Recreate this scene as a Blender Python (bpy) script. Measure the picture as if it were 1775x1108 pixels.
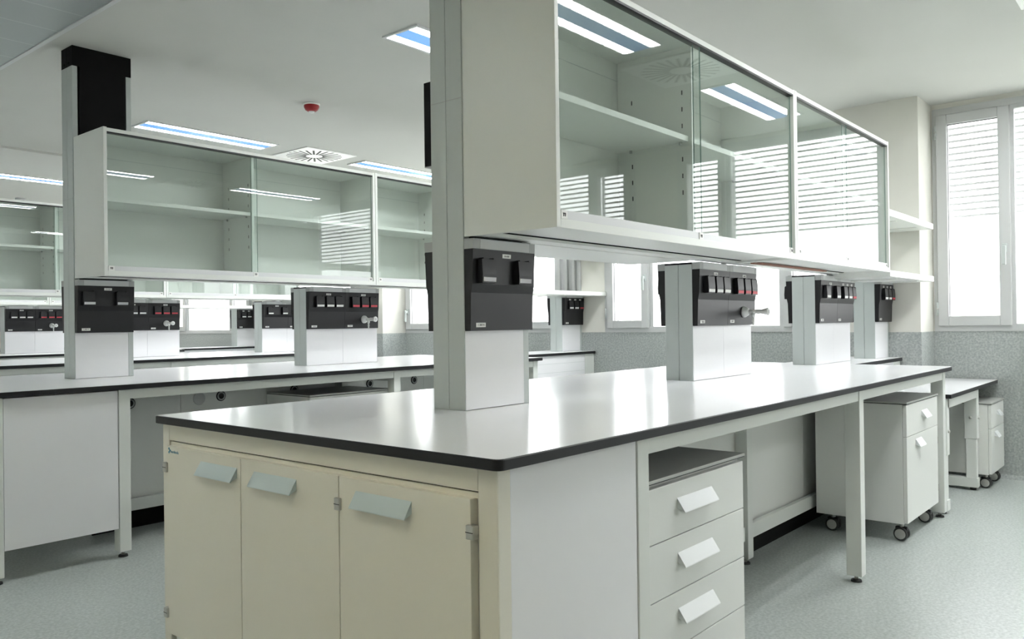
import bpy, bmesh, math, random
from mathutils import Vector, Matrix
random.seed(4)
for o in list(bpy.data.objects): bpy.data.objects.remove(o)
SC = bpy.context.scene
COL = SC.collection

# ------------------------------------------------------------ camera
YAW, PITCH, ROLL, FPX = 0.700827, 0.0047474, -0.0127443, 1416.67
F = Vector((math.cos(PITCH)*math.cos(YAW), math.cos(PITCH)*math.sin(YAW), math.sin(PITCH)))
R = Vector((math.sin(YAW), -math.cos(YAW), 0)); U = R.cross(F)
c, s = math.cos(ROLL), math.sin(ROLL)
R, U = c*R + s*U, -s*R + c*U
cam = bpy.data.cameras.new('camera'); cam_o = bpy.data.objects.new('camera', cam); COL.objects.link(cam_o)
M4 = Matrix((R, U, -F)).transposed().to_4x4(); M4.translation = Vector((-1.31132, -1.14766, 1.19152))
cam_o.matrix_world = M4
cam.sensor_fit = 'HORIZONTAL'; cam.sensor_width = 36; cam.lens = 36*FPX/1775; cam.clip_start = .05; cam.clip_end = 300
SC.camera = cam_o

# ------------------------------------------------------------ world, exposure
W = bpy.data.worlds.new('sky'); SC.world = W; W.use_nodes = True
nt = W.node_tree; bgn = nt.nodes['Background']
tc = nt.nodes.new('ShaderNodeTexCoord'); sx = nt.nodes.new('ShaderNodeSeparateXYZ'); rmp = nt.nodes.new('ShaderNodeValToRGB')
nt.links.new(tc.outputs['Generated'], sx.inputs[0]); nt.links.new(sx.outputs['Z'], rmp.inputs[0]); nt.links.new(rmp.outputs[0], bgn.inputs[0])
rmp.color_ramp.elements[0].position = 0.0; rmp.color_ramp.elements[0].color = (.55, .56, .55, 1)
rmp.color_ramp.elements[1].position = .06; rmp.color_ramp.elements[1].color = (.97, .98, 1, 1)
bgn.inputs[1].default_value = 3.2
SC.view_settings.view_transform = 'Standard'; SC.view_settings.look = 'None'; SC.view_settings.gamma = 1
SC.view_settings.use_curve_mapping = False; SC.view_settings.exposure = 1.33
SC.cycles.transparent_max_bounces = 40; SC.cycles.max_bounces = 10; SC.cycles.diffuse_bounces = 6; SC.cycles.glossy_bounces = 5
SC.cycles.sample_clamp_indirect = 6; SC.cycles.use_denoising = True
LAMP = 27.0          # luminous strips of the ceiling lights
WARM = 18.0          # unseen warm light added behind the camera

# ------------------------------------------------------------ materials
def mat(name, col, rough=.5, metal=0, spec=.5, bump=0, var=0, vscale=8, emit=None, estr=0, coat=0):
    m = bpy.data.materials.new(name); m.use_nodes = True; n = m.node_tree; b = n.nodes['Principled BSDF']
    b.inputs['Base Color'].default_value = (*col, 1); b.inputs['Roughness'].default_value = rough
    b.inputs['Metallic'].default_value = metal; b.inputs['Specular IOR Level'].default_value = spec
    if coat: b.inputs['Coat Weight'].default_value = coat
    if emit:
        b.inputs['Emission Color'].default_value = (*emit, 1); b.inputs['Emission Strength'].default_value = estr
    if var:
        t = n.nodes.new('ShaderNodeTexCoord'); z = n.nodes.new('ShaderNodeTexNoise'); z.inputs['Scale'].default_value = vscale
        z.inputs['Detail'].default_value = 3
        r = n.nodes.new('ShaderNodeMapRange'); r.inputs[1].default_value = .3; r.inputs[2].default_value = .7
        r.inputs[3].default_value = 1-var; r.inputs[4].default_value = 1+var
        x = n.nodes.new('ShaderNodeMixRGB'); x.blend_type = 'MULTIPLY'; x.inputs[0].default_value = 1; x.inputs[1].default_value = (*col, 1)
        n.links.new(t.outputs['Object'], z.inputs['Vector']); n.links.new(z.outputs['Fac'], r.inputs[0])
        n.links.new(r.outputs[0], x.inputs[2]); n.links.new(x.outputs[0], b.inputs['Base Color'])
        if bump:
            bb = n.nodes.new('ShaderNodeBump'); bb.inputs['Strength'].default_value = bump; bb.inputs['Distance'].default_value = .002
            n.links.new(z.outputs['Fac'], bb.inputs['Height']); n.links.new(bb.outputs[0], b.inputs['Normal'])
    return m
def glass(name, tint, edge=False):
    m = bpy.data.materials.new(name); m.use_nodes = True; n = m.node_tree; n.nodes.clear()
    o = n.nodes.new('ShaderNodeOutputMaterial'); mx = n.nodes.new('ShaderNodeMixShader')
    t = n.nodes.new('ShaderNodeBsdfTransparent'); g = n.nodes.new('ShaderNodeBsdfGlossy')
    t.inputs[0].default_value = (*tint, 1); g.inputs['Roughness'].default_value = 0.0; g.inputs[0].default_value = (1, 1, 1, 1)
    lw = n.nodes.new('ShaderNodeLayerWeight'); lw.inputs[0].default_value = .5
    p = n.nodes.new('ShaderNodeMath'); p.operation = 'POWER'; p.inputs[1].default_value = 5
    ma = n.nodes.new('ShaderNodeMath'); ma.operation = 'MULTIPLY_ADD'; ma.inputs[1].default_value = .96; ma.inputs[2].default_value = .04
    n.links.new(lw.outputs['Facing'], p.inputs[0]); n.links.new(p.outputs[0], ma.inputs[0]); n.links.new(ma.outputs[0], mx.inputs[0])
    n.links.new(t.outputs[0], mx.inputs[1]); n.links.new(g.outputs[0], mx.inputs[2]); n.links.new(mx.outputs[0], o.inputs[0])
    return m
def speckled(name, base, dark, light, scale, rough, spec=.5):
    m = bpy.data.materials.new(name); m.use_nodes = True; n = m.node_tree; b = n.nodes['Principled BSDF']
    b.inputs['Roughness'].default_value = rough; b.inputs['Specular IOR Level'].default_value = spec
    t = n.nodes.new('ShaderNodeTexCoord'); v = n.nodes.new('ShaderNodeTexVoronoi'); v.inputs['Scale'].default_value = scale
    z = n.nodes.new('ShaderNodeTexNoise'); z.inputs['Scale'].default_value = scale*.45; z.inputs['Detail'].default_value = 4
    r = n.nodes.new('ShaderNodeValToRGB'); e = r.color_ramp.elements
    e[0].position = .36; e[0].color = (*dark, 1); e[1].position = .64; e[1].color = (*light, 1)
    k = e.new(.5); k.color = (*base, 1)
    x = n.nodes.new('ShaderNodeMixRGB'); x.inputs[0].default_value = .35
    sp = n.nodes.new('ShaderNodeSeparateColor'); r2 = n.nodes.new('ShaderNodeValToRGB'); f = r2.color_ramp.elements
    f[0].color = (*dark, 1); f[1].color = (*light, 1); q = f.new(.3); q.color = (*base, 1); q = f.new(.75); q.color = (*base, 1)
    n.links.new(t.outputs['Object'], v.inputs['Vector']); n.links.new(t.outputs['Object'], z.inputs['Vector'])
    n.links.new(v.outputs['Color'], sp.inputs[0]); n.links.new(sp.outputs[0], r2.inputs[0]); n.links.new(z.outputs['Fac'], r.inputs[0])
    n.links.new(r.outputs[0], x.inputs[1]); n.links.new(r2.outputs[0], x.inputs[2]); n.links.new(x.outputs[0], b.inputs['Base Color'])
    return m
MELA = mat('white melamine', (.74, .75, .725), .38)
STEEL = mat('white painted steel', (.72, .74, .71), .35)
ALU = mat('grey anodised profile', (.49, .53, .52), .42)
ALUL = mat('light aluminium rail', (.66, .67, .68), .35)
HAND = mat('pale aluminium handle', (.50, .58, .59), .4)
PANEL = mat('white laminate panel', (.80, .80, .82), .3)
TOP = mat('white worktop laminate', (.86, .86, .88), .17, spec=.55)
EDGE = mat('black worktop edge', (.007, .007, .009), .4, spec=.35)
BLACK = mat('black plastic', (.007, .007, .009), .4, spec=.4)
MATT = mat('matt black trunking', (.004, .004, .004), .7, spec=.15)
DARK = mat('dark gap', (.006, .006, .006), .9, spec=.1)
DGREY = mat('grey board top', (.42, .43, .41), .3)
mat_cap = mat('light grey cap plate', (.56, .57, .57), .45)
CAPG = mat('grey cap plastic', (.40, .41, .41), .45)
WLAB = mat('white label', (.80, .80, .78), .5)
GLAB = mat('grey label', (.55, .55, .57), .5)
RLAB = mat('red label', (.55, .05, .07), .5)
INK = mat('black ink', (.02, .02, .02), .6)
TEAL = mat('blue logo ink', (.05, .25, .38), .5)
TAP = mat('pale grey tap enamel', (.62, .63, .62), .3)
RUB = mat('black rubber', (.025, .025, .025), .6)
HUB = mat('grey castor hub', (.45, .45, .43), .5)
CHROME = mat('steel hinge', (.5, .5, .48), .35, .7)
WALLM = mat('cream wall paint', (.70, .69, .64), .75, var=.02, vscale=3)
WARMW = mat('cream corridor wall paint', (.78, .74, .66), .7, var=.02, vscale=3)
CEIL = mat('white ceiling paint', (.60, .605, .58), .85, var=.015, vscale=1.5)
FRAME = mat('white window profile', (.53, .54, .54), .4)
GLASS = glass('clear cabinet glass', (.955, .978, .968)); WGLASS = glass('window glass', (.99, .995, .99))
GEDGE = mat('green glass edge', (.18, .30, .26), .15)
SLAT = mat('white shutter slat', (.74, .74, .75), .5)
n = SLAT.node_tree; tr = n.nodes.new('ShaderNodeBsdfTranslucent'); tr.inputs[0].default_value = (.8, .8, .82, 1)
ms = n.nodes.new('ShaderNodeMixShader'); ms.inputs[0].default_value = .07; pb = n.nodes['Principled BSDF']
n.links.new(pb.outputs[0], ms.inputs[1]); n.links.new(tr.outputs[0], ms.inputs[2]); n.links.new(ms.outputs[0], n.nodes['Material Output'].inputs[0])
CREAM = mat('cream melamine door', (.74, .715, .63), .4)
LIGHT = mat('luminous strip', (.9, .9, .9), .5, emit=(.96, .98, .97), estr=LAMP)
BLUE = mat('blue lamp plate', (.10, .24, .50), .35, emit=(.12, .35, .85), estr=.35)
WLIGHT = mat('added warm light strip', (.9, .9, .85), .5, emit=(1, .84, .60), estr=WARM)
RED = mat('red detector dome', (.32, .01, .015), .35)
LENS = mat('pale lens', (.8, .8, .8), .3)
BROWN = mat('brown cable duct', (.22, .10, .06), .6)
FLOOR = speckled('grey speckled vinyl floor', (.41, .445, .43), (.32, .355, .34), (.52, .55, .535), 170, .33, .5)
DADO = speckled('grey speckled vinyl dado', (.36, .385, .375), (.27, .295, .29), (.47, .495, .485), 150, .42)
BARK = mat('bare branch bark', (.20, .18, .16), .9)
FARW = mat('pale far facade', (.75, .74, .72), .8); FARR = mat('faded red far roof', (.62, .48, .44), .8); GRND = mat('pale ground outside', (.42, .43, .38), .9)
TILE = mat('grey metal ceiling tile', (.42, .455, .465), .4, metal=.25)
n = TILE.node_tree; b = n.nodes['Principled BSDF']; t = n.nodes.new('ShaderNodeTexCoord'); sp = n.nodes.new('ShaderNodeSeparateXYZ')
md = n.nodes.new('ShaderNodeMath'); md.operation = 'PINGPONG'; md.inputs[1].default_value = .1665
ls = n.nodes.new('ShaderNodeMath'); ls.operation = 'LESS_THAN'; ls.inputs[1].default_value = .004
mx = n.nodes.new('ShaderNodeMixRGB'); mx.inputs[1].default_value = (.42, .455, .465, 1); mx.inputs[2].default_value = (.56, .59, .59, 1)
n.links.new(t.outputs['Object'], sp.inputs[0]); n.links.new(sp.outputs['Y'], md.inputs[0]); n.links.new(md.outputs[0], ls.inputs[0])
n.links.new(ls.outputs[0], mx.inputs[0]); n.links.new(mx.outputs[0], b.inputs['Base Color'])

# ------------------------------------------------------------ mesh helpers
class MB:
    """collects shapes for ONE mesh object; ms = its material list"""
    def __init__(s, *ms): s.bm = bmesh.new(); s.ms = list(ms)
    def idx(s, m):
        if m is None: return 0
        if m not in s.ms: s.ms.append(m)
        return s.ms.index(m)
    def box(s, x0, x1, y0, y1, z0, z1, m=None, bev=0):
        b2 = bmesh.new()
        v = [b2.verts.new((x, y, z)) for x in sorted((x0, x1)) for y in sorted((y0, y1)) for z in sorted((z0, z1))]
        for f in ((0, 1, 3, 2), (4, 6, 7, 5), (0, 4, 5, 1), (2, 3, 7, 6), (0, 2, 6, 4), (1, 5, 7, 3)): b2.faces.new([v[i] for i in f])
        bmesh.ops.recalc_face_normals(b2, faces=b2.faces)
        if bev: bmesh.ops.bevel(b2, geom=list(b2.edges), offset=bev, segments=2, affect='EDGES', profile=.5)
        s.add(b2, m); return s
    def add(s, b2, m=None, mtx=None, smooth=False):
        i = s.idx(m)
        mp = {}
        for v in b2.verts: mp[v] = s.bm.verts.new(mtx @ v.co if mtx else v.co)
        for f in b2.faces:
            try: nf = s.bm.faces.new([mp[v] for v in f.verts])
            except ValueError: continue
            nf.material_index = i; nf.smooth = smooth
        b2.free(); return s
    def prism(s, pts, axis, a, b, m=None):
        """polygon pts in the two other axes (order x,y,z without axis), extruded a..b"""
        b2 = bmesh.new()
        def P(p, t):
            l = list(p); l.insert(axis, t); return l
        A = [b2.verts.new(P(p, a)) for p in pts]; B = [b2.verts.new(P(p, b)) for p in pts]
        b2.faces.new(A); b2.faces.new(B[::-1])
        for i in range(len(pts)): j = (i+1) % len(pts); b2.faces.new((A[i], B[i], B[j], A[j]))
        bmesh.ops.recalc_face_normals(b2, faces=b2.faces); return s.add(b2, m)
    def cyl(s, p, q, r0, r1=None, m=None, seg=24, smooth=True):
        r1 = r0 if r1 is None else r1
        p, q = Vector(p), Vector(q); d = q-p
        b2 = bmesh.new(); bmesh.ops.create_cone(b2, cap_ends=True, segments=seg, radius1=r0, radius2=r1, depth=d.length)
        mt = Matrix.Translation((p+q)/2) @ d.to_track_quat('Z', 'Y').to_matrix().to_4x4()
        i = s.idx(m); mp = {v: s.bm.verts.new(mt @ v.co) for v in b2.verts}
        for f in b2.faces:
            nf = s.bm.faces.new([mp[v] for v in f.verts]); nf.material_index = i; nf.smooth = smooth and len(f.verts) == 4
        b2.free(); return s
    def lathe(s, prof, o, axis, m=None, seg=28):
        """prof = [(r, h)], spun about axis from o"""
        q = Vector(axis).to_track_quat('Z', 'Y').to_matrix(); o = Vector(o); b2 = bmesh.new(); rings = []
        for r, h in prof:
            if r < 1e-5: rings.append([b2.verts.new(o+q @ Vector((0, 0, h)))])
            else: rings.append([b2.verts.new(o+q @ Vector((r*math.cos(2*math.pi*k/seg), r*math.sin(2*math.pi*k/seg), h))) for k in range(seg)])
        for A, B in zip(rings, rings[1:]):
            for k in range(seg):
                l = (k+1) % seg
                f = [A[k % len(A)], A[l % len(A)], B[l % len(B)], B[k % len(B)]]
                u = []
                for v in f:
                    if v not in u: u.append(v)
                if len(u) > 2: b2.faces.new(u)
        bmesh.ops.recalc_face_normals(b2, faces=b2.faces); return s.add(b2, m, smooth=True)
    def tube(s, pts, r, m=None, seg=12):
        for a, b in zip(pts, pts[1:]): s.cyl(a, b, r, r, m, seg)
        for a in pts[1:-1]:
            b2 = bmesh.new(); bmesh.ops.create_uvsphere(b2, u_segments=seg, v_segments=8, radius=r); s.add(b2, m, Matrix.Translation(a), True)
        return s
    def text(s, body, size, mtx, m):
        cu = bpy.data.curves.new('t', 'FONT'); cu.body = body; cu.size = size; cu.extrude = .0002; cu.align_x = 'CENTER'; cu.align_y = 'CENTER'; cu.resolution_u = 3
        o = bpy.data.objects.new('t', cu); COL.objects.link(o); bpy.context.view_layer.update()
        me = o.evaluated_get(bpy.context.evaluated_depsgraph_get()).to_mesh(); b2 = bmesh.new(); b2.from_mesh(me); s.add(b2, m, mtx)
        o.evaluated_get(bpy.context.evaluated_depsgraph_get()).to_mesh_clear(); bpy.data.objects.remove(o); bpy.data.curves.remove(cu); return s
FACE_FRONT = lambda x, y, z: Matrix.Translation((x, y, z)) @ Matrix.Rotation(math.pi/2, 4, 'X')             # reads from -y
FACE_BACK = lambda x, y, z: Matrix.Translation((x, y, z)) @ Matrix.Rotation(math.pi, 4, 'Z') @ Matrix.Rotation(math.pi/2, 4, 'X')
FACE_END = lambda x, y, z: Matrix.Translation((x, y, z)) @ Matrix.Rotation(-math.pi/2, 4, 'Z') @ Matrix.Rotation(math.pi/2, 4, 'X')   # reads from -x
ROOTLOC = {}
def base(o):
    while o.parent: o = o.parent
    return o
def obj(name, mb, parent=None, label=None, loc=None):
    """link the collected shapes as ONE mesh object (given in world coordinates)"""
    me = bpy.data.meshes.new(name)
    for m in mb.ms: me.materials.append(m)
    o = bpy.data.objects.new(name, me); COL.objects.link(o)
    if parent: o.parent = parent; sh = ROOTLOC[base(parent)]
    else:
        cs = [v.co for v in mb.bm.verts]
        sh = Vector(loc) if loc else Vector(((min(v.x for v in cs)+max(v.x for v in cs))/2, (min(v.y for v in cs)+max(v.y for v in cs))/2, min(v.z for v in cs)))
        o.location = sh; ROOTLOC[o] = sh
    bmesh.ops.translate(mb.bm, verts=mb.bm.verts, vec=-sh); mb.bm.to_mesh(me); mb.bm.free()
    if label: o['label'] = label
    return o
def thing(name, label, cat, loc, group=None):
    o = bpy.data.objects.new(name, None); COL.objects.link(o); o.location = loc; o.empty_display_size = .1; ROOTLOC[o] = Vector(loc)
    tag(o, label, cat, group); return o
def tag(o, label, cat, group=None):
    o['label'] = label; o['category'] = cat
    if group: o['group'] = group
    return o
def struct(name, mb, parent=None):
    o = obj(name, mb, parent)
    if not parent: o['kind'] = 'structure'
    return o
def dup(root, d, label):
    """a copy of a thing, its parts and their sub-parts, moved by d"""
    r = root.copy(); COL.objects.link(r); r.location = root.location + Vector(d); r['label'] = label
    for ch in list(root.children):
        k = ch.copy(); COL.objects.link(k); k.parent = r
        for g in list(ch.children):
            e = g.copy(); COL.objects.link(e); e.parent = k
    return r

# ------------------------------------------------------------ key dimensions
YR = [0, 3.115, 6.24, 9.11, 12.0]                   # near long edge of each bench row
L, WD, ZT = 4.15, 1.53, .9
YP0, YP1 = .74, .888                                # service pillars
ZC = 2.844; XW = 5.66; XB = -3.2; Y0, Y1 = -4.4, 14.4
ROW = ['front', 'second', 'third', 'fourth', 'rearmost']

# ------------------------------------------------------------ room shell
fl = MB(FLOOR).box(XB, XW+.2, Y0, Y1, -.08, 0); struct('floor', fl)
SEAM = mat('floor weld seam', (.36, .385, .375), .4)
cl = MB(CEIL).box(.55, XW+.2, Y0, Y1, ZC, ZC+.1); struct('ceiling', cl)
struct('trim_1', MB(ALUL).box(.535, .56, Y0, Y1, ZC-.012, ZC+.02))
ct = MB(TILE).box(XB, .54, Y0, Y1, ZC-.006, ZC+.1); o = struct('ceiling_corridor', ct)
struct('trim_2', MB(CEIL).box(.56, XW, 7.05, 7.10, ZC-.02, ZC+.02))
struct('wall_back', MB(WARMW).box(XB-.1, XB, Y0, Y1, 0, ZC+.1))
struct('wall_right', MB(WALLM).box(XB, XW+.2, Y0-.1, Y0, 0, ZC+.1))
struct('wall_left', MB(mat('warm end wall paint', (.80, .64, .48), .7)).box(XB, XW+.2, Y1, Y1+.1, 0, ZC+.1))
# window wall: dado all along, wall between the windows
ZS = 1.088
wins = [(-1.93, .435), (1.11, 3.487), (3.785, 6.468), (6.98, 9.36), (9.92, 12.40), (-4.39, -2.40), (12.72, 14.30)]
wall = MB(WALLM); edges = sorted(wins)
prev = Y0
for a, b_ in edges:
    wall.box(XW, XW+.2, prev, a, ZS, ZC+.05); prev = b_
    wall.box(XW, XW+.2, a, b_, 2.805, ZC+.05)
wall.box(XW, XW+.2, prev, Y1, ZS, ZC+.05)
wall.box(5.28, XW, .445, 1.06, ZS, ZC+.02).box(5.28, XW, 6.475, 6.95, ZS, ZC+.02)
struct('wall_windows', wall)
dd = MB(DADO).box(XW-.004, XW+.2, Y0, Y1, 0, ZS).box(5.276, XW, .441, 1.064, 0, ZS).box(5.276, XW, 6.471, 6.954, 0, ZS)
for a, b_ in edges:
    pass
struct('trim_dado', dd)
bb = MB(DADO)
bb.prism([(XW-.004, .0), (XW-.045, .0), (XW-.03, .008), (XW-.014, .03), (XW-.008, .1), (XW-.004, .1)], 1, Y0, .44)
struct('baseboard_windows', bb)

# ------------------------------------------------------------ windows
def window(k, ya, yb, layout):
    """layout: list of (y0, y1, kind) glass openings, kind 'sash' or 'fixed'"""
    xi, xo = XW-.012, XW+.07
    fr = MB(FRAME)
    zb, zt = ZS, 2.805
    fr.box(xi, xo, ya+.05, yb-.05, zb, zb+.055).box(xi, xo, ya+.05, yb-.05, zt-.05, zt)
    fr.box(xi, xo, ya, ya+.05, zb, zt).box(xi, xo, yb-.05, yb, zb, zt)
    layout = sorted(layout)
    gaps = [(layout[i][1], layout[i+1][0]) for i in range(len(layout)-1)]
    for (g0, g1) in gaps:
        mid = (g0+g1)/2; fr.box(xi, xo, mid-.028, mid+.028, zb+.055, zt-.05)
    if layout[0][0]-ya > .2:
        for q in (.075, .125, .17): fr.box(xi-.02*(q != .125), xo, ya+q-.01, ya+q+.022, zb+.055, zt-.05)
        fr.box(xi+.01, xo, ya+.05, layout[0][0]-.09, zb+.05, zt-.04)
    root = struct('window_%d' % k, fr)
    for (a, b_, kind) in layout:
        z0, z1 = 1.205, 2.675
        if kind == 'sash':
            s_ = MB(FRAME); w = .075; x0, x1 = XW-.032, XW+.04
            s_.box(x0, x1, a-w, a, z0-w, z1+w, None, .004).box(x0, x1, b_, b_+w, z0-w, z1+w, None, .004)
            s_.box(x0, x1, a, b_, z0-w, z0, None, .004).box(x0, x1, a, b_, z1, z1+w, None, .004)
            s_.box(XW-.003, XW+.0, a, b_, z1-.004, z1, DARK).box(XW-.003, XW+.0, b_-.003, b_, z0, z1, DARK)
            sh = struct('sash', s_, root)
            g = MB(WGLASS).box(XW+.0, XW+.006, a-.01, b_+.01, z0-.01, z1+.01); struct('pane', g, sh)
        else:
            s_ = MB(FRAME); w = .03; x0, x1 = XW-.006, XW+.04; z0 -= .07; z1 += .05
            s_.box(x0, x1, a-w, a, z0-w, z1+w).box(x0, x1, b_, b_+w, z0-w, z1+w)
            s_.box(x0, x1, a, b_, z0-w, z0).box(x0, x1, a, b_, z1, z1+w)
            sh = struct('bead', s_, root)
            g = MB(WGLASS).box(XW+.01, XW+.016, a-.01, b_+.01, z0-.01, z1+.01); struct('pane', g, sh)
    return root
def winlay(top): return [(top-.435, top-.105, 'sash'), (top-1.81, top-.545, 'fixed'), (top-2.25, top-1.92, 'sash')]
wroots = []
W1 = window(1, *wins[0], [(-.01, .33, 'sash'), (-1.37, -.112, 'fixed'), (-1.82, -1.49, 'sash')])
W2 = window(2, *wins[1], [(3.05, 3.38, 'sash'), (1.67, 2.93, 'fixed'), (1.22, 1.55, 'sash')])
W3 = window(3, *wins[2], [(6.03, 6.36, 'sash'), (4.65, 5.92, 'fixed'), (4.11, 4.53, 'sash')])
W4 = window(4, *wins[3], [(8.92, 9.25, 'sash'), (7.55, 8.80, 'fixed'), (7.09, 7.43, 'sash')])
W5 = window(5, *wins[4], [(11.96, 12.29, 'sash'), (10.55, 11.80, 'fixed'), (10.03, 10.42, 'sash')])
W6 = window(6, *wins[5], [(-2.83, -2.52, 'sash'), (-4.28, -2.96, 'fixed')])
W7 = window(7, *wins[6], [(12.83, 13.16, 'sash'), (13.3, 14.19, 'fixed')])
# sash handle and hinges of window 1, handle of window 2
def sash_handle(root, y, z):
    m = MB(ALU); x = XW-.032
    m.box(x-.014, x, y-.016, y+.016, z-.035, z+.035, None, .005)
    m.box(x-.05, x-.014, y-.010, y+.010, z-.012, z+.012, None, .003).box(x-.056, x-.036, y-.014, y+.014, z-.125, z+.018, None, .006)
    obj('handle', m, root)
sash_handle(W1, -.047, 1.70); sash_handle(W2, 3.005, 1.62); sash_handle(W3, 6.4, 1.35)
for z in (1.21, 2.57):
    h = MB(ALU); h.cyl((XW-.036, .408, z), (XW-.036, .408, z+.10), .007, None, None, 12).cyl((XW-.036, .408, z+.045), (XW-.036, .408, z+.055), .0085, None, CHROME, 12)
    obj('hinge', h, W1)
h = MB(ALU); h.cyl((XW-.036, 3.462, 1.23), (XW-.036, 3.462, 1.33), .007, None, None, 12); obj('hinge', h, W2)
h = MB(ALU); h.cyl((XW-.036, 6.44, 1.23), (XW-.036, 6.44, 1.33), .007, None, None, 12); obj('hinge', h, W3)
# roller shutters outside, half lowered, slats a little apart
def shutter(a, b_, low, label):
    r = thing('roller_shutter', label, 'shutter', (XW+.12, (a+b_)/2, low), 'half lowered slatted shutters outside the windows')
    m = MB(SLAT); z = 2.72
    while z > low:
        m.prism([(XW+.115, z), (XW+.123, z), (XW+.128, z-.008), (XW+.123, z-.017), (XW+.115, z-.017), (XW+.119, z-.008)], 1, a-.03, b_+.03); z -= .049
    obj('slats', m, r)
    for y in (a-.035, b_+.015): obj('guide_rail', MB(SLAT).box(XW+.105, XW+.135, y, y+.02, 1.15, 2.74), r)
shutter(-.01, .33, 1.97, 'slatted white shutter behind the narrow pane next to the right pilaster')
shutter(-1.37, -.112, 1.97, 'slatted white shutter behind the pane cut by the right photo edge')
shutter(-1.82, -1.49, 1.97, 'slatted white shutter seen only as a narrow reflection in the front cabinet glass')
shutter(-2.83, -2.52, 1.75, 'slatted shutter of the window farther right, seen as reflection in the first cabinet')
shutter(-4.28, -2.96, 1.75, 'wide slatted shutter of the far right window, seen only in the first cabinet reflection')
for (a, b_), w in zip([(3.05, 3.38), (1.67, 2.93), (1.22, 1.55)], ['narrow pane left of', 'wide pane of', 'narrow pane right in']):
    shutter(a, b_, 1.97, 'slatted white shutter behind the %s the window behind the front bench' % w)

# ------------------------------------------------------------ bench pieces (built on the front row, then copied)
def leg_mb(x0, x1, y0, y1, z1=.872):
    return MB(STEEL).box(x0, x1, y0, y1, .03, z1, None, .003)
def foot_mb(x, y):
    m = MB(RUB); m.cyl((x, y, 0), (x, y, .009), .024, .022); m.cyl((x, y, .009), (x, y, .04), .009, None, CHROME, 12); return m
def mirror(y): return WD-y
def make_worktop(root):
    m = MB(TOP); e = .004; r = .02; N = 6
    pts = []
    for cx, cy, a0 in ((r, r, 180), (L-r, r, 270), (L-r, WD-r, 0), (r, WD-r, 90)):
        for k in range(N+1): a = math.radians(a0+90*k/N); pts.append((cx+r*math.cos(a), cy+r*math.sin(a)))
    b2 = bmesh.new(); zs = ((.874, -.004), (.8755, 0), (.8975, 0), (.9, -.003))
    cxm, cym = L/2, WD/2
    rings = []
    for z, ins in zs: rings.append([b2.verts.new((x+(ins*-1 if x < cxm else ins), y+(ins*-1 if y < cym else ins), z)) for x, y in pts])
    for A, B in zip(rings, rings[1:]):
        for k in range(len(A)): l = (k+1) % len(A); b2.faces.new((A[k], A[l], B[l], B[k]))
    b2.faces.new(rings[0][::-1]); tf = b2.faces.new(rings[-1])
    i0, i1 = m.idx(TOP), m.idx(EDGE); mp = {v: m.bm.verts.new(v.co) for v in b2.verts}
    for f in b2.faces:
        nf = m.bm.faces.new([mp[v] for v in f.verts]); nf.material_index = i0 if f == tf else i1
    b2.free()
    return obj('worktop', m, root, 'white worktop with black edge')
def make_frame(lab):
    r = thing('lab_bench', lab, 'bench', (L/2, WD/2, 0), 'long laboratory benches')
    make_worktop(r)
    for x0, x1 in ((.61, .67), (2.50, 2.56), (4.05, 4.11)):
        for side in (0, 1):
            y0, y1 = (.032, .10) if not side else (WD-.10, WD-.032)
            lg = obj('leg', leg_mb(x0, x1, y0, y1), r); obj('levelling_foot', foot_mb((x0+x1)/2, (y0+y1)/2), lg)
    for x0, x1 in ((2.45, 2.51), (3.98, 4.04)):
        for y0 in (.545, WD-.605):
            lg = obj('leg', leg_mb(x0, x1, y0, y0+.06), r); obj('levelling_foot', foot_mb((x0+x1)/2, y0+.03), lg)
    for side in (0, 1):
        f = (lambda y: y) if not side else mirror
        for a, b_ in ((.67, 2.50), (2.56, 4.05)):
            obj('front_rail', MB(STEEL).box(a, b_, f(.036), f(.07), .822, .872, None, .002), r)
        obj('back_rail', MB(STEEL).box(2.51, 3.98, f(.56), f(.59), .117, .188, None, .002), r)
        obj('back_rail', MB(STEEL).box(.70, 2.45, f(.56), f(.59), .117, .188, None, .002), r)
    obj('shade_panel', MB(MATT).box(.72, 3.97, .632, .642, 0, .20), r, 'black panel standing in for the shade under the bench')  # black sheet added for the deep shade below the back rail
    for x0 in (.615, 2.505, 4.055):
        obj('cross_rail', MB(STEEL).box(x0, x0+.05, .10, WD-.10, .80, .872, None, .002), r)
    return r
def make_spine(r):
    xs = [.70, 1.246, 2.44, 3.33, 3.97]
    for y0, y1, gy in ((.605, .622, -1), (.908, .925, 1)):
        for a, b_ in zip(xs, xs[1:]):
            obj('back_panel', MB(MELA).box(a+.0015, b_-.0015, y0, y1, .13, .872), r)
    for x, rr, dark in ((1.37, .042, 0), (1.52, .033, 1), (.93, .033, 1), (2.08, .033, 1), (2.76, .033, 1), (3.22, .033, 1)):
        g = MB(mat_cap if not dark else BLACK)
        if dark: g.lathe([(0, .004), (.013, .004), (.015, .006), (rr-.004, .007), (rr, .004), (rr, 0)], (x, .605, .745), (0, -1, 0), None); g.lathe([(.019, .0066), (.026, .0075), (.029, .006)], (x, .605, .745), (0, -1, 0), CAPG)
        else: g.lathe([(0, .003), (rr-.006, .003), (rr-.003, .005), (rr, .003), (rr, 0)], (x, .605, .74), (0, -1, 0), mat_cap)
        obj('grommet', g, r, 'black round cable grommet' if dark else 'white round cover plate')
    return r
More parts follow.
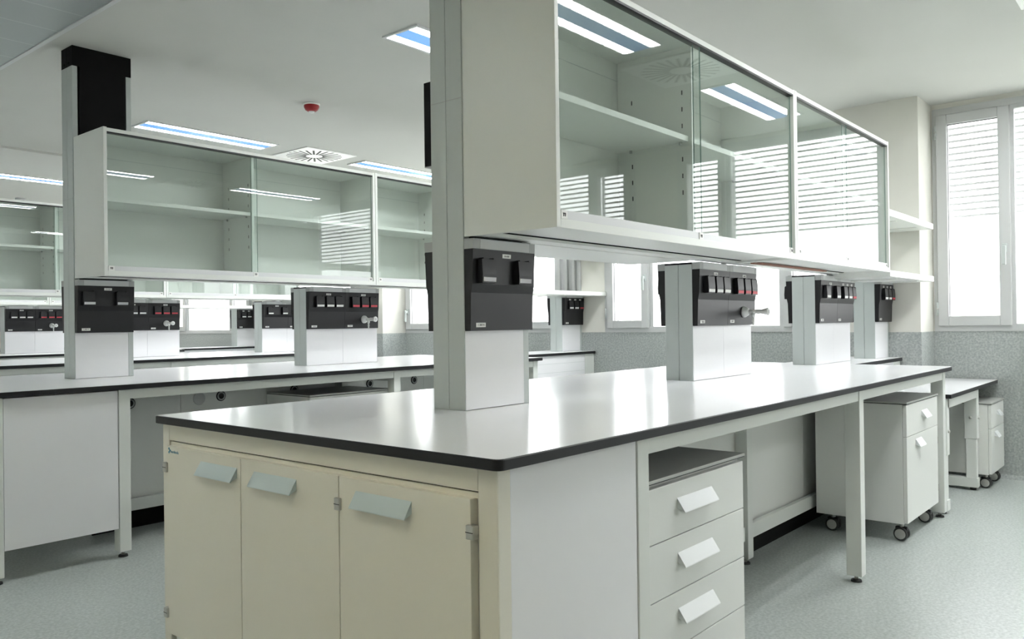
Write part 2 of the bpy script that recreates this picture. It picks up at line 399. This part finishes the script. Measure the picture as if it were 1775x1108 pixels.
def handle_mb(x, y, z, axis, w=.207, dep=.024, m=None, hh=.038):
    """pull plate fixed along its top edge, tilting out; axis 'x': runs along x on a face looking to -y; 'y': runs along y, looking to -x"""
    mb = MB(m or HAND); q = [(0, hh/2), (-dep, -hh/2), (-dep-.001, -hh/2-.0025), (-dep+.002, -hh/2-.003), (0, hh/2-.006)]
    if axis == 'x':
        mb.prism([(y+a, z+c_) for a, c_ in q], 0, x-w/2, x+w/2)
        for t in (x-w/2, x+w/2-.002): mb.prism([(y, z+hh/2-.004), (y-dep+.002, z-hh/2-.001), (y, z-hh/2+.008)], 0, t, t+.002)
    else:
        mb.prism([(x+a, z+c_) for a, c_ in q], 1, y-w/2, y+w/2)
        for t in (y-w/2, y+w/2-.002): mb.prism([(x, z+hh/2-.004), (x-dep+.002, z-hh/2-.001), (x, z-hh/2+.008)], 1, t, t+.002)
    return mb
def make_end_cabinet(lab):
    r = thing('end_cabinet', lab, 'cabinet', (.3, WD/2, .155), 'cabinets closing the near bench ends')
    b_ = MB(MELA); b_.box(.045, .60, .055, WD-.055, .155, .80)
    obj('body', b_, r)
    fr = MB(CREAM); fr.box(.03, .075, .032, .09, .03, .872, None, .003).box(.03, .075, 1.482, 1.526, .03, .872, None, .003)
    fr.box(.03, .06, .09, 1.482, .817, .872, None, .002).box(.036, .058, .09, 1.482, .80, .813).box(.042, .058, .09, 1.482, .813, .817, DARK)
    obj('face_frame', fr, r)
    for y in (.062, 1.505): obj('levelling_foot', foot_mb(.053, y), r)
    for y0, y1 in ((.035, .053), (WD-.053, WD-.035)): obj('side_panel', MB(PANEL).box(.077, .606, y0, y1, .153, .868, None, .001), r)
    for i, (a, c_, hy) in enumerate(((1.0355, 1.478, 1.163), (.5715, 1.0325, .865), (.103, .5685, .404))):
        d = obj('door', MB(CREAM).box(.018, .044, a, c_, .182, .801, None, .0015), r)
        obj('handle', handle_mb(.018, hy-.007, .752, 'y'), d)
    for y, z in ((1.481, .730), (1.483, .25), (.570, .729), (.570, .25), (.100, .728), (.100, .25)):
        h = MB(CHROME).box(.010, .03, y-.011, y+.011, z-.016, z+.016, None, .002).box(.0095, .0105, y-.011, y+.011, z-.0008, z+.0008, DARK); obj('hinge', h, r)
    lg = MB(TEAL)
    for k in range(3): lg.cyl((.0172, 1.461-.006*(k % 2), .793-k*.006), (.0181, 1.461-.006*(k % 2), .793-k*.006), .0042, None, None, 6)
    lg.text('burdinola', .0135, FACE_END(.0176, 1.424, .784), TEAL); obj('logo', lg, r)
    return r
def pedestal(name, lab, cat, x0, x1, yf, z0, z1, fronts, castors, group=None, dep=.5, hm=None, hx=.215):
    """fronts: list of (z0, z1, kind)"""
    r = thing(name, lab, cat, ((x0+x1)/2, yf+dep/2, 0), group)
    obj('body', MB(MELA).box(x0, x1, yf+.02, yf+dep, z0, z1-.012, None, .001), r)
    t = MB(DGREY).box(x0-.004, x1+.006, yf-.004, yf+dep, z1-.010, z1, None, .001).box(x0-.004, x1+.006, yf-.003, yf+dep, z1-.0125, z1-.0085, EDGE)
    obj('top_board', t, r, 'grey top board with black edge')
    for a, b_, kind in fronts:
        d = obj(kind, MB(MELA).box(x0+.002, x1-.002, yf, yf+.0185, a+.0015, b_-.0015, None, .0012), r)
        hz = b_-.047
        obj('handle', handle_mb((x0+x1)/2-.03 if hx > .2 else x0+(x1-x0)*(.56 if kind == 'drawer' else .36), yf, hz if kind == 'door' else (a+b_)/2+.012, 'x', hx, .026, hm or HAND), d)
        if kind == 'door':
            for z in (a+.09, b_-.09): obj('hinge', MB(CHROME).box(x1-.004, x1+.006, yf-.002, yf+.03, z-.02, z+.02, None, .001), d)
    if castors:
        R_ = .037
        for x, y in ((x0+.07, yf+.05), (x1-.09, yf+.05), (x0+.07, yf+dep-.07), (x1-.09, yf+dep-.07)):
            c_ = MB(RUB); c_.cyl((x, y, z0), (x, y, R_*1.5), .012, None, CHROME, 12).box(x-.02, x+.02, y-.02, y+.02, z0-.006, z0, CAPG)
            c_.box(x-.013, x+.013, y-.03, y+.03, R_*1.2, R_*2.0, BLACK, .006)
            k = obj('castor', c_, r)
            w = MB(RUB)
            for sx_ in (-1, 1):
                xa = x+sx_*.022
                w.lathe([(0, -.010), (R_-.008, -.010), (R_-.002, -.006), (R_, 0), (R_-.002, .006), (R_-.008, .010), (0, .010)], (xa, y, R_), (1, 0, 0))
                w.lathe([(0, .002), (R_-.014, .002), (R_-.010, 0)], (xa+sx_*.010, y, R_), (sx_, 0, 0), HUB)
            obj('wheel', w, k)
    return r
def socket_mb(x, yf, z, sgn, lab, w=.07, hgt=.082):
    m = MB(BLACK); d = .028; z0, z1 = z-hgt/2, z+hgt/2; y = yf
    P = [(y, z1), (y-d*.86*sgn, z1-.001), (y-d*sgn, z0+.03), (y-d*.94*sgn, z0), (y, z0)]
    m.prism(P, 0, x, x+w)
    def at(zz): return y-sgn*(d+.0006) if zz < z0+.03 else y-sgn*d
    m.prism([(y-sgn*(d*.985), z0+.02), (y-sgn*(d+.0012), z0+.019), (y-sgn*(d*.955+.0012), z0+.005), (y-sgn*d*.9, z0+.005)], 0, x+.004, x+w-.004, lab)
    for a in (x+.008, x+w-.012): m.box(a, a+.004, y-sgn*d*.88, y, z1-.004, z1+.003)
    return m
def make_pillar(lab, x0, mods, tall):
    """mods: per module (sockets kind, labels, tap)"""
    wM = .33; x1 = x0+wM*len(mods)+.012
    r = thing('service_pillar', lab, 'pillar', ((x0+x1)/2, (YP0+YP1)/2, ZT), 'service pillars standing on the bench rows')
    ztop = 1.468 if not tall else 2.727
    b_ = MB(ALU); ym = (YP0+YP1)/2
    b_.box(x0, x0+.03, YP0, ym-.0008, ZT, ztop, None, .0015).box(x0, x0+.03, ym+.0008, YP1, ZT, ztop, None, .0015)
    b_.box(x1-.03, x1, YP0, ym-.0008, ZT, ztop, None, .0015).box(x1-.03, x1, ym+.0008, YP1, ZT, ztop, None, .0015)
    b_.box(x0+.02, x1-.02, YP0+.02, YP1-.02, ZT, ztop-.002, BLACK)
    if tall: b_.box(x0-.0008, x0+.02, YP0+.001, YP1-.001, 1.951, 1.953, CAPG)
    obj('column', b_, r)
    for sgn, yy in ((1, YP0), (-1, YP1)):
        ya = yy-.0015*sgn
        for i in range(len(mods)):
            a = x0+.004+wM*i
            obj('front_panel', MB(PANEL).box(a, a+wM-.0015 if i < len(mods)-1 else x1-.03*(len(mods) == 1)-.002, ya, yy+.012*sgn, ZT+.002, 1.172), r)
            sp_ = MB(BLACK); y_ = yy
            sp_.prism([(y_, 1.168), (y_-.026*sgn, 1.168), (y_-.030*sgn, 1.296), (y_-.036*sgn, 1.325), (y_-.041*sgn, 1.443), (y_, 1.443)], 0, a, a+wM-.002)
            sv = obj('service_panel', sp_, r)
            cp = MB(CAPG); cp.prism([(y_, 1.4432), (y_-.041*sgn, 1.4432), (y_-.0425*sgn, 1.477), (y_, 1.477)], 0, a, a+wM-.002)
            cp.prism([(y_-.0412*sgn, 1.4445), (y_-.0424*sgn, 1.4445), (y_-.0436*sgn, 1.4755), (y_-.0424*sgn, 1.4755)], 0, a+.034, a+wM-.036, mat_cap)
            cp.box(a+.02, a+wM-.02, y_-.036*sgn, y_, 1.477, 1.4795, EDGE)
            obj('top_cap', cp, r)
            kind, tp = mods[i]
            offs = {'two': (.045, .235), 'wide': (.024, .214), 'three': (.05, .14, .225), 'red': (.05, .14, .225), 'mix': (.05, .14, .225)}[kind]
            for j, q in enumerate(offs):
                lm = {'red': RLAB, 'mix': (WLAB, WLAB, RLAB)[j]}.get(kind, GLAB if kind == 'wide' else WLAB)
                if isinstance(lm, tuple): lm = lm[j]
                xx = a+q if sgn > 0 else a+wM-q-.07
                obj('socket', socket_mb(xx, y_-.035*sgn, 1.369, sgn, lm), sv)
            tx = [a+o_+.035 for o_ in offs] if kind == 'mix' else [a+.172]
            FF = FACE_FRONT if sgn > 0 else FACE_BACK
            for x_ in tx:
                w_ = .022 if kind != 'mix' else .016
                lb = MB(WLAB).prism([(y_-.0395*sgn, 1.4175), (y_-.0412*sgn, 1.4175), (y_-.0417*sgn, 1.4315), (y_-.040*sgn, 1.4315)], 0, x_-w_, x_+w_)
                lb.text('LB-060' if kind != 'mix' else '060', .0095, FF(x_, y_-.0418*sgn, 1.4245), INK); obj('label_sticker', lb, sv)
            xl = a+.05 if sgn > 0 else a+wM-.05
            lb = MB(WLAB).prism([(y_-.025*sgn, 1.180), (y_-.0272*sgn, 1.180), (y_-.0276*sgn, 1.195), (y_-.026*sgn, 1.195)], 0, xl-.024, xl+.024)
            lb.text('1.38/14', .011, FF(xl, y_-.0278*sgn, 1.1875), INK); obj('label_sticker', lb, sv)
            if tp and sgn > 0:
                t = MB(TAP); X, Z_ = a+.185, 1.237
                t.lathe([(0, .034), (.012, .032), (.020, .026), (.029, .010), (.030, 0), (0, 0)], (X, y_-.028, Z_), (0, -1, 0))
                t.cyl((X, y_-.05, Z_), (X, y_-.105, Z_), .0115).lathe([(.0115, 0), (.013, .008), (.013, .014), (.011, .02), (.013, .034), (.020, .060), (.021, .064), (.016, .067), (0, .066)], (X, y_-.10, Z_), (0, -1, 0))
                t.cyl((X, y_-.1665, Z_), (X, y_-.1685, Z_), .010, None, CAPG)
                t.cyl((X, y_-.082, Z_-.006), (X, y_-.082, Z_-.030), .011, .009).cyl((X, y_-.082, Z_-.028), (X, y_-.082, Z_-.072), .0062, .0048).lathe([(.0062, 0), (.0075, .002), (.0075, .006), (.0055, .008)], (X, y_-.082, Z_-.045), (0, 0, -1))
                obj('tap', t, sv, 'pale grey water tap')
    if tall:
        k = MB(MATT); k.box(x0+.04, x1-.035, YP0-.004, YP0+.01, 1.48, 2.74).box(x0, x1, YP0-.004, YP1, 2.727, ZC, None, .001)
        k.box(x0-.0006, x0+.02, ym-.0015, ym+.0015, 2.727, ZC-.002, DARK)
        for y in (ym-.03, ym+.03): k.cyl((x0-.002, y, 2.747), (x0, y, 2.747), .008, None, DARK, 12)
        k.box(x0+.04, x1-.035, YP1-.01, YP1+.004, 1.48, 2.74)
        obj('ceiling_trunk', k, r, 'black trunking rising to the ceiling')
    else:
        obj('top_plate', MB(EDGE).box(x0, x1, YP0+.001, YP1-.001, 1.468, 1.4775), r)
    return r
def make_wall_cabinet(lab, x0, x1, xp, open_l):
    """glass fronted cabinet hung on the pillars: carcass, partition, shelves, two sliding doors"""
    ya, yb, za, zb = .35, .742, 1.484, 2.308
    r = thing('wall_cabinet', lab, 'cabinet', ((x0+x1)/2, (ya+yb)/2, za), 'glass fronted cabinets above the benches')
    t = .02
    c_ = MB(STEEL)
    c_.box(x0, x0+t, ya, yb-.002, za, zb, None, .0015).box(x1-t, x1, ya, yb-.002, za, zb, None, .0015)
    c_.box(x0+t, x1-t, ya, yb-.002, zb-.024, zb-.004, None, .001)                       # top
    c_.box(x0+t, x1-t, ya+.02, yb-.002, za+.012, za+.026)                             # floor of the cabinet
    c_.box(x0+t, x1-t, ya, ya+.02, za, za+.028, None, .001)                           # front lip
    c_.box(x0+t, x1-t, yb-.012, yb-.002, za+.02, zb-.02)                              # back
    c_.box(x0+t, x1-t, ya+.001, ya+.03, zb-.032, zb-.022, EDGE)                        # dark track under the top rail
    c_.box(x0+t, x1-t, yb-.0135, yb-.0125, zb-.1, zb-.098, ALU)                        # seam of the back panel
    c_.box(x0+t, x1-t, .628, .640, za+.009, za+.0125, DARK)                           # dark slot of the underside
    c_.box(x0+t, x1-t, .66, yb-.002, za+.002, za+.012)
    obj('carcass', c_, r)
    p = MB(STEEL); p.box(xp-.008, xp+.008, ya+.035, yb-.014, za+.026, zb-.024)
    for sd in (-1, 1):
        for y in (.427, .66):
            for k in range(7):
                z = 1.705+k*.0665
                if abs(z-1.91) > .03: p.box(xp+sd*.008, xp+sd*.0088, y-.0025, y+.0025, z-.009, z+.009, DARK)
    obj('partition', p, r)
    for a, b_ in ((x0+t, xp-.008), (xp+.008, x1-t)):
        s_ = MB(STEEL).box(a+.001, b_-.001, .40, yb-.014, 1.904, 1.926, None, .001)
        for x in (a+.012, b_-.012):
            for y in (.43, .66): s_.cyl((x, y, 1.892), (x, y, 1.904), .006, None, CAPG, 10)
        obj('shelf', s_, r)
    xm = (x0+x1)/2-.028 if x0 < 1 else (x0+x1)/2-.03
    for i, (a, b_, yg) in enumerate(((x0+t+.002, xm+.022, ya+.006), (xm-.016, x1-t-.002, ya+.016))):
        g = MB(GLASS); g.box(a, b_, yg, yg+.005, za+.04, zb-.024)
        g.bm.normal_update()
        for f in g.bm.faces:
            if abs(f.normal.y) < .5: f.material_index = g.idx(GEDGE)
        d = obj('glass_door', g, r)
        obj('door_rail', MB(ALUL).box(a, b_, yg-.003, yg+.008, za+.028, za+.056, None, .001), d)
        for x in ((a+.001, b_-.034) if i == 0 else (b_-.034,)):
            pl = MB(WLAB).box(x, x+.033, yg-.0055, yg-.0005, za+.028, za+.056, WLAB, .001)
            for q in (.011, .019): pl.prism([(x+q, za+.036), (x+q+.004, za+.036), (x+q+.005, za+.047), (x+q-.002, za+.047), (x+q-.002, za+.044), (x+q, za+.044)], 1, yg-.0062, yg-.005, INK)
            obj('door_pull', pl, d, 'small white pull with two dark marks')
    return r
def make_wall_shelf(lab, z0, z1, xe):
    m = MB(STEEL).box(4.172, xe, .35, .735, z0, z1, None, .0015)
    for x in (4.5, 5.0): m.box(x, x+.02, .40, .735, z0-.006, z0)
    return tag(obj('wall_shelf', m), lab, 'shelf', 'open shelves between the cabinets and the window wall')
def make_counter(lab, xe, ya):
    r = thing('wall_counter', lab, 'counter', ((L+xe)/2, .8, 0), 'narrow counters joining the benches to the window wall')
    m = MB(EDGE).box(L+.004, xe, ya, 1.03, .874, .8985).box(L+.004, xe, ya+.002, 1.028, .8985, .9, TOP); obj('worktop', m, r)
    p = MB(PANEL).box(L+.01, xe-.002, ya+.02, 1.0, .10, .874)
    p.box(L+.01, xe-.17, ya+.019, ya+.021, .795, .797, ALU).box(L+.01, xe-.17, ya+.019, ya+.021, .71, .712, ALU).box(xe-.16, xe-.002, ya+.017, ya+.03, .10, .873, STEEL)
    obj('front_panel', p, r)
    obj('plinth', MB(DARK).box(L+.03, xe-.02, ya+.06, .98, 0, .10), r)
    return r

V = lambda i: (0, YR[i]-YR[0], 0)
fr = make_frame('white bench nearest the camera, with black-edged worktop and cream doors at its end')
make_spine(fr)
ec = make_end_cabinet('cream three-door cabinet with small blue logo at the near end of the front bench')
P1 = make_pillar('tall front service pillar with two grey-labelled sockets, rising past the glass cabinet', .677, [('wide', 0)], True)
P2 = make_pillar('double pillar with red labels and tap in the middle of the front bench', 2.282, [('three', 0), ('red', 1)], False)
P3 = make_pillar('double pillar without tap at the far end of the front bench', 3.93, [('two', 0), ('mix', 0)], False)
xe0 = 5.274
P4 = make_pillar('single pillar with three sockets on the narrow counter right of the front bench', 4.935, [('mix', 0)], False)
P4.location.y -= .07
C1 = make_wall_cabinet('largest glass cabinet, cream near end panel, above the front bench beside the tall pillar', .682, 2.618, 1.632, 0)
C2 = make_wall_cabinet('farther glass cabinet above the front bench, mirroring bright window slats', 2.622, 4.17, 3.42, 0)
S1 = make_wall_shelf('lower open white shelf between the front bench cabinets and the pilaster', 1.458, 1.497, 5.27)
S2 = make_wall_shelf('upper open white shelf between the front bench cabinets and the pilaster', 1.842, 1.884, 5.27)
CT = make_counter('narrow counter joining the far end of the front bench to the pilaster', xe0, .575)

for i in range(1, 5):
    n_ = ROW[i]; v = V(i)
    dup(fr, v, 'long white laboratory bench with black worktop edge, %s row from the camera' % n_)
    if i == 1:
        e2 = dup(ec, v, 'end cabinet with plain white side panel at the near end of the second bench row')
        for k in e2.children:
            if k.name.startswith('face_frame'): k.data = k.data.copy(); k.data.materials[0] = STEEL
        dup(P1, v, 'tall service pillar with black trunking on the second bench row at left')
    sh = Vector((-.02, 0, 0)) if i == 3 else Vector((0, 0, 0))
    if i < 4: dup(P2, Vector(v)+sh, 'double pillar with red labels and tap on the %s bench row' % n_)
    dup(P3, Vector(v)+sh*7, 'double pillar without tap on the %s bench row' % n_)
    dup(C1, v, 'glass fronted cabinet at the near end of the %s bench row' % n_)
    dup(C2, v, 'glass fronted cabinet at the far end of the %s bench row' % n_)
    far = XW-.006 if i in (1, 3, 4) else xe0
    dx = .38 if i in (1, 3, 4) else 0
    dup(P4, (dx, v[1], 0), 'single pillar with three sockets at the window end of the %s bench row' % n_)
    if i in (1, 3, 4):
        if i == 1:
            S1b = make_wall_shelf('x', 1.458, 1.497, far); S2b = make_wall_shelf('x', 1.842, 1.884, far); CTb = make_counter('x', far, .50); off = (0, 0, 0)
            for q in (S1b, S2b, CTb): q.location = q.location + Vector(v)
            S1b['label'] = 'lower open shelf at the window end of the second bench row'
            S2b['label'] = 'upper open shelf at the window end of the second bench row'
            CTb['label'] = 'narrow counter joining the second bench row to the window wall'
        else:
            d = (0, YR[i]-YR[1], 0)
            dup(S1b, d, 'lower open shelf at the window end of the %s bench row' % n_)
            dup(S2b, d, 'upper open shelf at the window end of the %s bench row' % n_)
            dup(CTb, d, 'narrow counter joining the %s bench row to the window wall' % n_)
    else:
        dup(S1, v, 'lower open shelf at the window end of the third bench row')
        dup(S2, v, 'upper open shelf at the window end of the third bench row')
        dup(CT, v, 'narrow counter joining the third bench row to its pilaster')

# black box behind the tall pillar, rear ledge behind the front pillars
kb = MB(MATT).box(.69, 1.0, YP1+.004, YP1+.046, 1.745, 2.04, None, .001).box(.69, 1.0, YP1+.004, YP1+.046, 1.742, 1.745, CAPG)
tag(obj('control_box', kb), 'flat black box on the back of the tall front pillar, level with the cabinet', 'box')
rs = MB(STEEL).box(1.03, 2.28, YP1-.14, 1.09, 1.4845, 1.50, None, .001).box(1.03, 2.28, 1.075, 1.09, 1.50, 1.52)
tag(obj('rear_ledge', rs), 'shallow white ledge under the back of the largest glass cabinet', 'shelf')
dk = MB(BROWN).box(2.70, 3.75, .60, .625, 1.4825, 1.4925)
tag(obj('cable_duct', dk), 'thin brown duct strip under the farther front glass cabinet', 'duct')

# pedestals
HB = mat('bright aluminium handle', (.72, .74, .75), .35)
pedestal('drawer_unit', 'white four-drawer unit under the near end of the front bench', 'drawer unit', .70, 1.338, .06, .055, .737,
         [(.55, .712, 'drawer'), (.384, .55, 'drawer'), (.218, .384, 'drawer'), (.06, .218, 'drawer')], False, None, .56, HB, .225)
MP = pedestal('mobile_pedestal', 'white mobile pedestal on castors under the far end of the front bench', 'pedestal', 3.325, 3.985, .05, .10, .747,
         [(.562, .733, 'drawer'), (.104, .562, 'door')], True, 'pedestals on castors under the tables', .48, HB, .12)
dup(MP, (1.85-3.325, YR[1]+.105-.05, 0), 'mobile pedestal with grey top under the middle of the second bench row')
dup(MP, (1.75-3.325, YR[2]+.1, 0), 'mobile pedestal under the middle of the third bench row')
pedestal('mobile_pedestal', 'low mobile pedestal beside the adjustable table in the right corner', 'pedestal', 5.125, 5.585, -.03, .10, .60,
         [(.42, .586, 'drawer'), (.104, .42, 'door')], True, 'pedestals on castors under the tables', .50, HB, .10)

# low adjustable table in the corner
tb = thing('adjustable_table', 'low white table with height adjustable steel leg in the right corner', 'table', (4.9, .3, 0))
m = MB(EDGE).box(4.156, 5.64, .012, .565, .703, .7285, None, .002).box(4.157, 5.639, .013, .564, .7275, .729, TOP); obj('tabletop', m, tb)
obj('apron', MB(STEEL).box(4.20, 5.04, .04, .075, .64, .703, None, .002), tb)
obj('apron', MB(STEEL).box(4.20, 5.04, .50, .535, .64, .703, None, .002), tb)
for x in (4.168, 5.035):
    lg = MB(STEEL); lg.box(x, x+.065, .04, .12, .355, .70, None, .003).box(x+.005, x+.06, .048, .112, .06, .36, None, .002)
    l_ = obj('leg', lg, tb)
    k = MB(CHROME).lathe([(0, .012), (.008, .010), (.010, .004), (.010, 0)], (x, .08, .5), (-1, 0, 0)).lathe([(0, .012), (.008, .010), (.010, .004), (.010, 0)], (x+.03, .04, .5), (0, -1, 0)); obj('clamp_screw', k, l_)
    obj('foot_bar', MB(STEEL).box(x, x+.065, .04, .54, .02, .085, None, .003), tb)
    for y in (.075, .50): obj('levelling_foot', MB(RUB).cyl((x+.03, y, 0), (x+.03, y, .02), .02), tb)
    obj('rear_leg', MB(STEEL).box(x, x+.065, .47, .54, .085, .70, None, .003), tb)
obj('rear_panel', MB(MELA).box(4.29, 5.03, .50, .515, .11, .60), tb)

# ------------------------------------------------------------ ceiling fittings
def ceiling_light(lab, x0, yc, warm=False, wd=.29, ln=1.21):
    r = thing('ceiling_light', lab, 'ceiling light', (x0+ln/2, yc, ZC-.012), 'recessed ceiling lights' if not warm else 'unseen lights added over the corridor')
    x1 = x0+ln; a, b_ = yc-wd/2, yc+wd/2; z = ZC-.010; e = .018
    f = MB(ALUL); f.box(x0, x1, a, a+e, z, ZC+.002).box(x0, x1, b_-e, b_, z, ZC+.002).box(x0, x0+e, a+e, b_-e, z, ZC+.002).box(x1-e, x1, a+e, b_-e, z, ZC+.002)
    obj('frame', f, r)
    s3 = (wd-2*e)*.27; s4 = (wd-2*e)*.73
    for k in (0, 2):
        d = MB(WLIGHT if warm else LIGHT); d.box(x0+e, x1-e, a+e+k//2*s4, a+e+k//2*s4+s3, z+.004, ZC+.001); d.ms.append(LENS)
        obj('diffuser', d, r)
        if not warm:
            lv = MB(LENS)
            for q in range(24): lv.box(x0+e+.02+q*.048, x0+e+.0215+q*.048, a+e+k//2*s4, a+e+k//2*s4+s3, z+.001, z+.004)
            for q in (0, s3-.0015): lv.box(x0+e, x1-e, a+e+k//2*s4+q, a+e+k//2*s4+q+.0015, z+.001, z+.004)
            obj('louvre', lv, r)
    obj('centre_plate', MB(BLUE if not warm else LENS).box(x0+e, x1-e, a+e+s3, a+e+s4, z+.002, ZC+.001), r)
    return r
LY = [-.70, 2.27, 5.37, 8.63, 11.6]
who = ['right of the front bench, mirrored in its glass', 'over the aisle behind the front bench', 'over the aisle behind the second bench row', 'over the aisle behind the third bench row', 'over the aisle behind the fourth bench row']
protoL = None
for i, y in enumerate(LY):
    for j, x in enumerate((1.79, 4.0)):
        lab = '%s recessed ceiling light with blue centre %s' % (('near', 'far')[j], who[i])
        if protoL is None: protoL = ceiling_light(lab, x, y)
        else: dup(protoL, (x-1.79, y-LY[0], 0), lab)
dup(protoL, (0, -3.0, 0), 'near recessed light over the far right aisle outside the frame')
dup(protoL, (2.21, -3.0, 0), 'far recessed light over the far right aisle outside the frame')
ceiling_light('unseen warm white light added behind the camera at the front bench', -2.3, -.3, True)  # unseen light added to warm the near bench end
for k in range(4): dup(protoL, (-2.2-1.79, 2.3+2.6*k-LY[0], 0), 'unseen white light added over the corridor level with %s' % ('the aisle behind the front bench', 'the middle of the second bench row', 'the aisle behind the third bench row', 'the fourth bench row')[k])  # unseen lights added to brighten the corridor side of the room
DIFP = mat('bright white diffuser plate', (.92, .92, .92), .35)
def diffuser(lab, x, y):
    r = thing('air_diffuser', lab, 'air vent', (x, y, ZC-.012), 'square ceiling air diffusers')
    s_ = .29; p = MB(DIFP); p.box(x-s_, x+s_, y-s_, y+s_, ZC-.010, ZC+.001, None, .003)
    obj('face_plate', p, r)
    q = MB(INK)
    for k in range(24):
        a = 2*math.pi*(k+.5)/24; c_, n_ = math.cos(a), math.sin(a)
        u = Vector((c_, n_, 0)); w = Vector((-n_, c_, 0))*.0095; r0, r1 = .08, .262
        b2 = bmesh.new(); vs = []
        for z in (ZC-.0106, ZC-.008):
            for t in (u*r0-w, u*r1-w, u*r1+w, u*r0+w): vs.append(b2.verts.new((x+t.x, y+t.y, z)))
        for f in ((0, 1, 2, 3), (7, 6, 5, 4), (0, 4, 5, 1), (1, 5, 6, 2), (2, 6, 7, 3), (3, 7, 4, 0)): b2.faces.new([vs[g] for g in f])
        bmesh.ops.recalc_face_normals(b2, faces=b2.faces); q.add(b2)
    obj('slots', q, r)
    for u, v in ((-.26, -.26), (.26, -.26), (.26, .26), (-.26, .26)): pass
    return r
D0 = diffuser('square air diffuser with radial slots over the aisle behind the second bench row', 3.51, 5.40)
dup(D0, (0, -.72-5.40, 0), 'air diffuser with radial slots seen mirrored in the front glass doors')
dup(D0, (0, 2.30-5.40, 0), 'air diffuser over the aisle behind the front bench, hidden by the tall pillar')
dup(D0, (0, 8.63-5.40, 0), 'air diffuser over the aisle behind the third bench row')
sd = thing('smoke_detector', 'red dome smoke detector on the ceiling above the second bench row', 'smoke detector', (2.38, 3.89, ZC-.06))
obj('base', MB(WLAB).lathe([(0, 0), (.062, 0), (.062, .008), (.055, .014), (0, .014)], (2.38, 3.89, ZC), (0, 0, -1)), sd, 'white mounting base')
obj('dome', MB(RED).lathe([(.056, .014), (.056, .028), (.046, .048), (.030, .058), (0, .06)], (2.38, 3.89, ZC), (0, 0, -1)), sd)
obj('lens', MB(LENS).lathe([(.022, .058), (.020, .066), (0, .068)], (2.38, 3.89, ZC), (0, 0, -1)), sd)
s2 = thing('smoke_detector', 'small pale detector on the ceiling far left above the last rows', 'smoke detector', (2.57, 10.2, ZC-.05))
obj('base', MB(GLAB).lathe([(0, 0), (.06, 0), (.06, .02), (0, .02)], (2.57, 10.2, ZC), (0, 0, -1)), s2)
obj('dome', MB(CAPG).lathe([(.045, .02), (.04, .04), (0, .046)], (2.57, 10.2, ZC), (0, 0, -1)), s2)

# ------------------------------------------------------------ outside
gd = MB(GRND).box(XW+2, 160, -90, 110, -7.2, -7.0); struct('ground_outside', gd)
def far_house(lab, x, y, w, d, h):
    r = thing('far_house', lab, 'building', (x, y, -7), 'pale houses far outside the windows')
    obj('wall', MB(FARW).box(x-d/2, x+d/2, y-w/2, y+w/2, -7, -7+h), r)
    obj('roof', MB(FARR).prism([(x-d/2-.4, -7+h), (x+d/2+.4, -7+h), (x, -7+h+1.8)], 1, y-w/2-.4, y+w/2+.4), r)
far_house('pale house with red roof far outside the right window', 95, 2.5, 9, 9, 9.2)
far_house('second pale house far outside, left of the red-roofed one', 100, 14, 8, 9, 8.6)
def tree(lab, x, y, h):
    m = MB(BARK)
    def grow(p, d, ln, r, lv):
        q = p+d*ln; m.cyl(p, q, r, r*.7, None, 6)
        if lv == 0: return
        for k in range(3 if lv > 1 else 4):
            e = (d+Vector((random.uniform(-.6, .6), random.uniform(-.75, .75), random.uniform(-.1, .45)))).normalized()
            grow(p+d*ln*random.uniform(.55, 1), e, ln*random.uniform(.6, .82), r*.58, lv-1)
    grow(Vector((x, y, -7.0)), Vector((0, 0, 1)), h*.32, .16, 5)
    tag(obj('bare_tree', m), lab, 'tree', 'bare winter trees outside the windows')
tree('bare winter tree outside, mirrored faintly in the second row glass', 26, -9, 11)
tree('bare winter tree outside, right of the other mirrored one', 30, -15, 10.5)
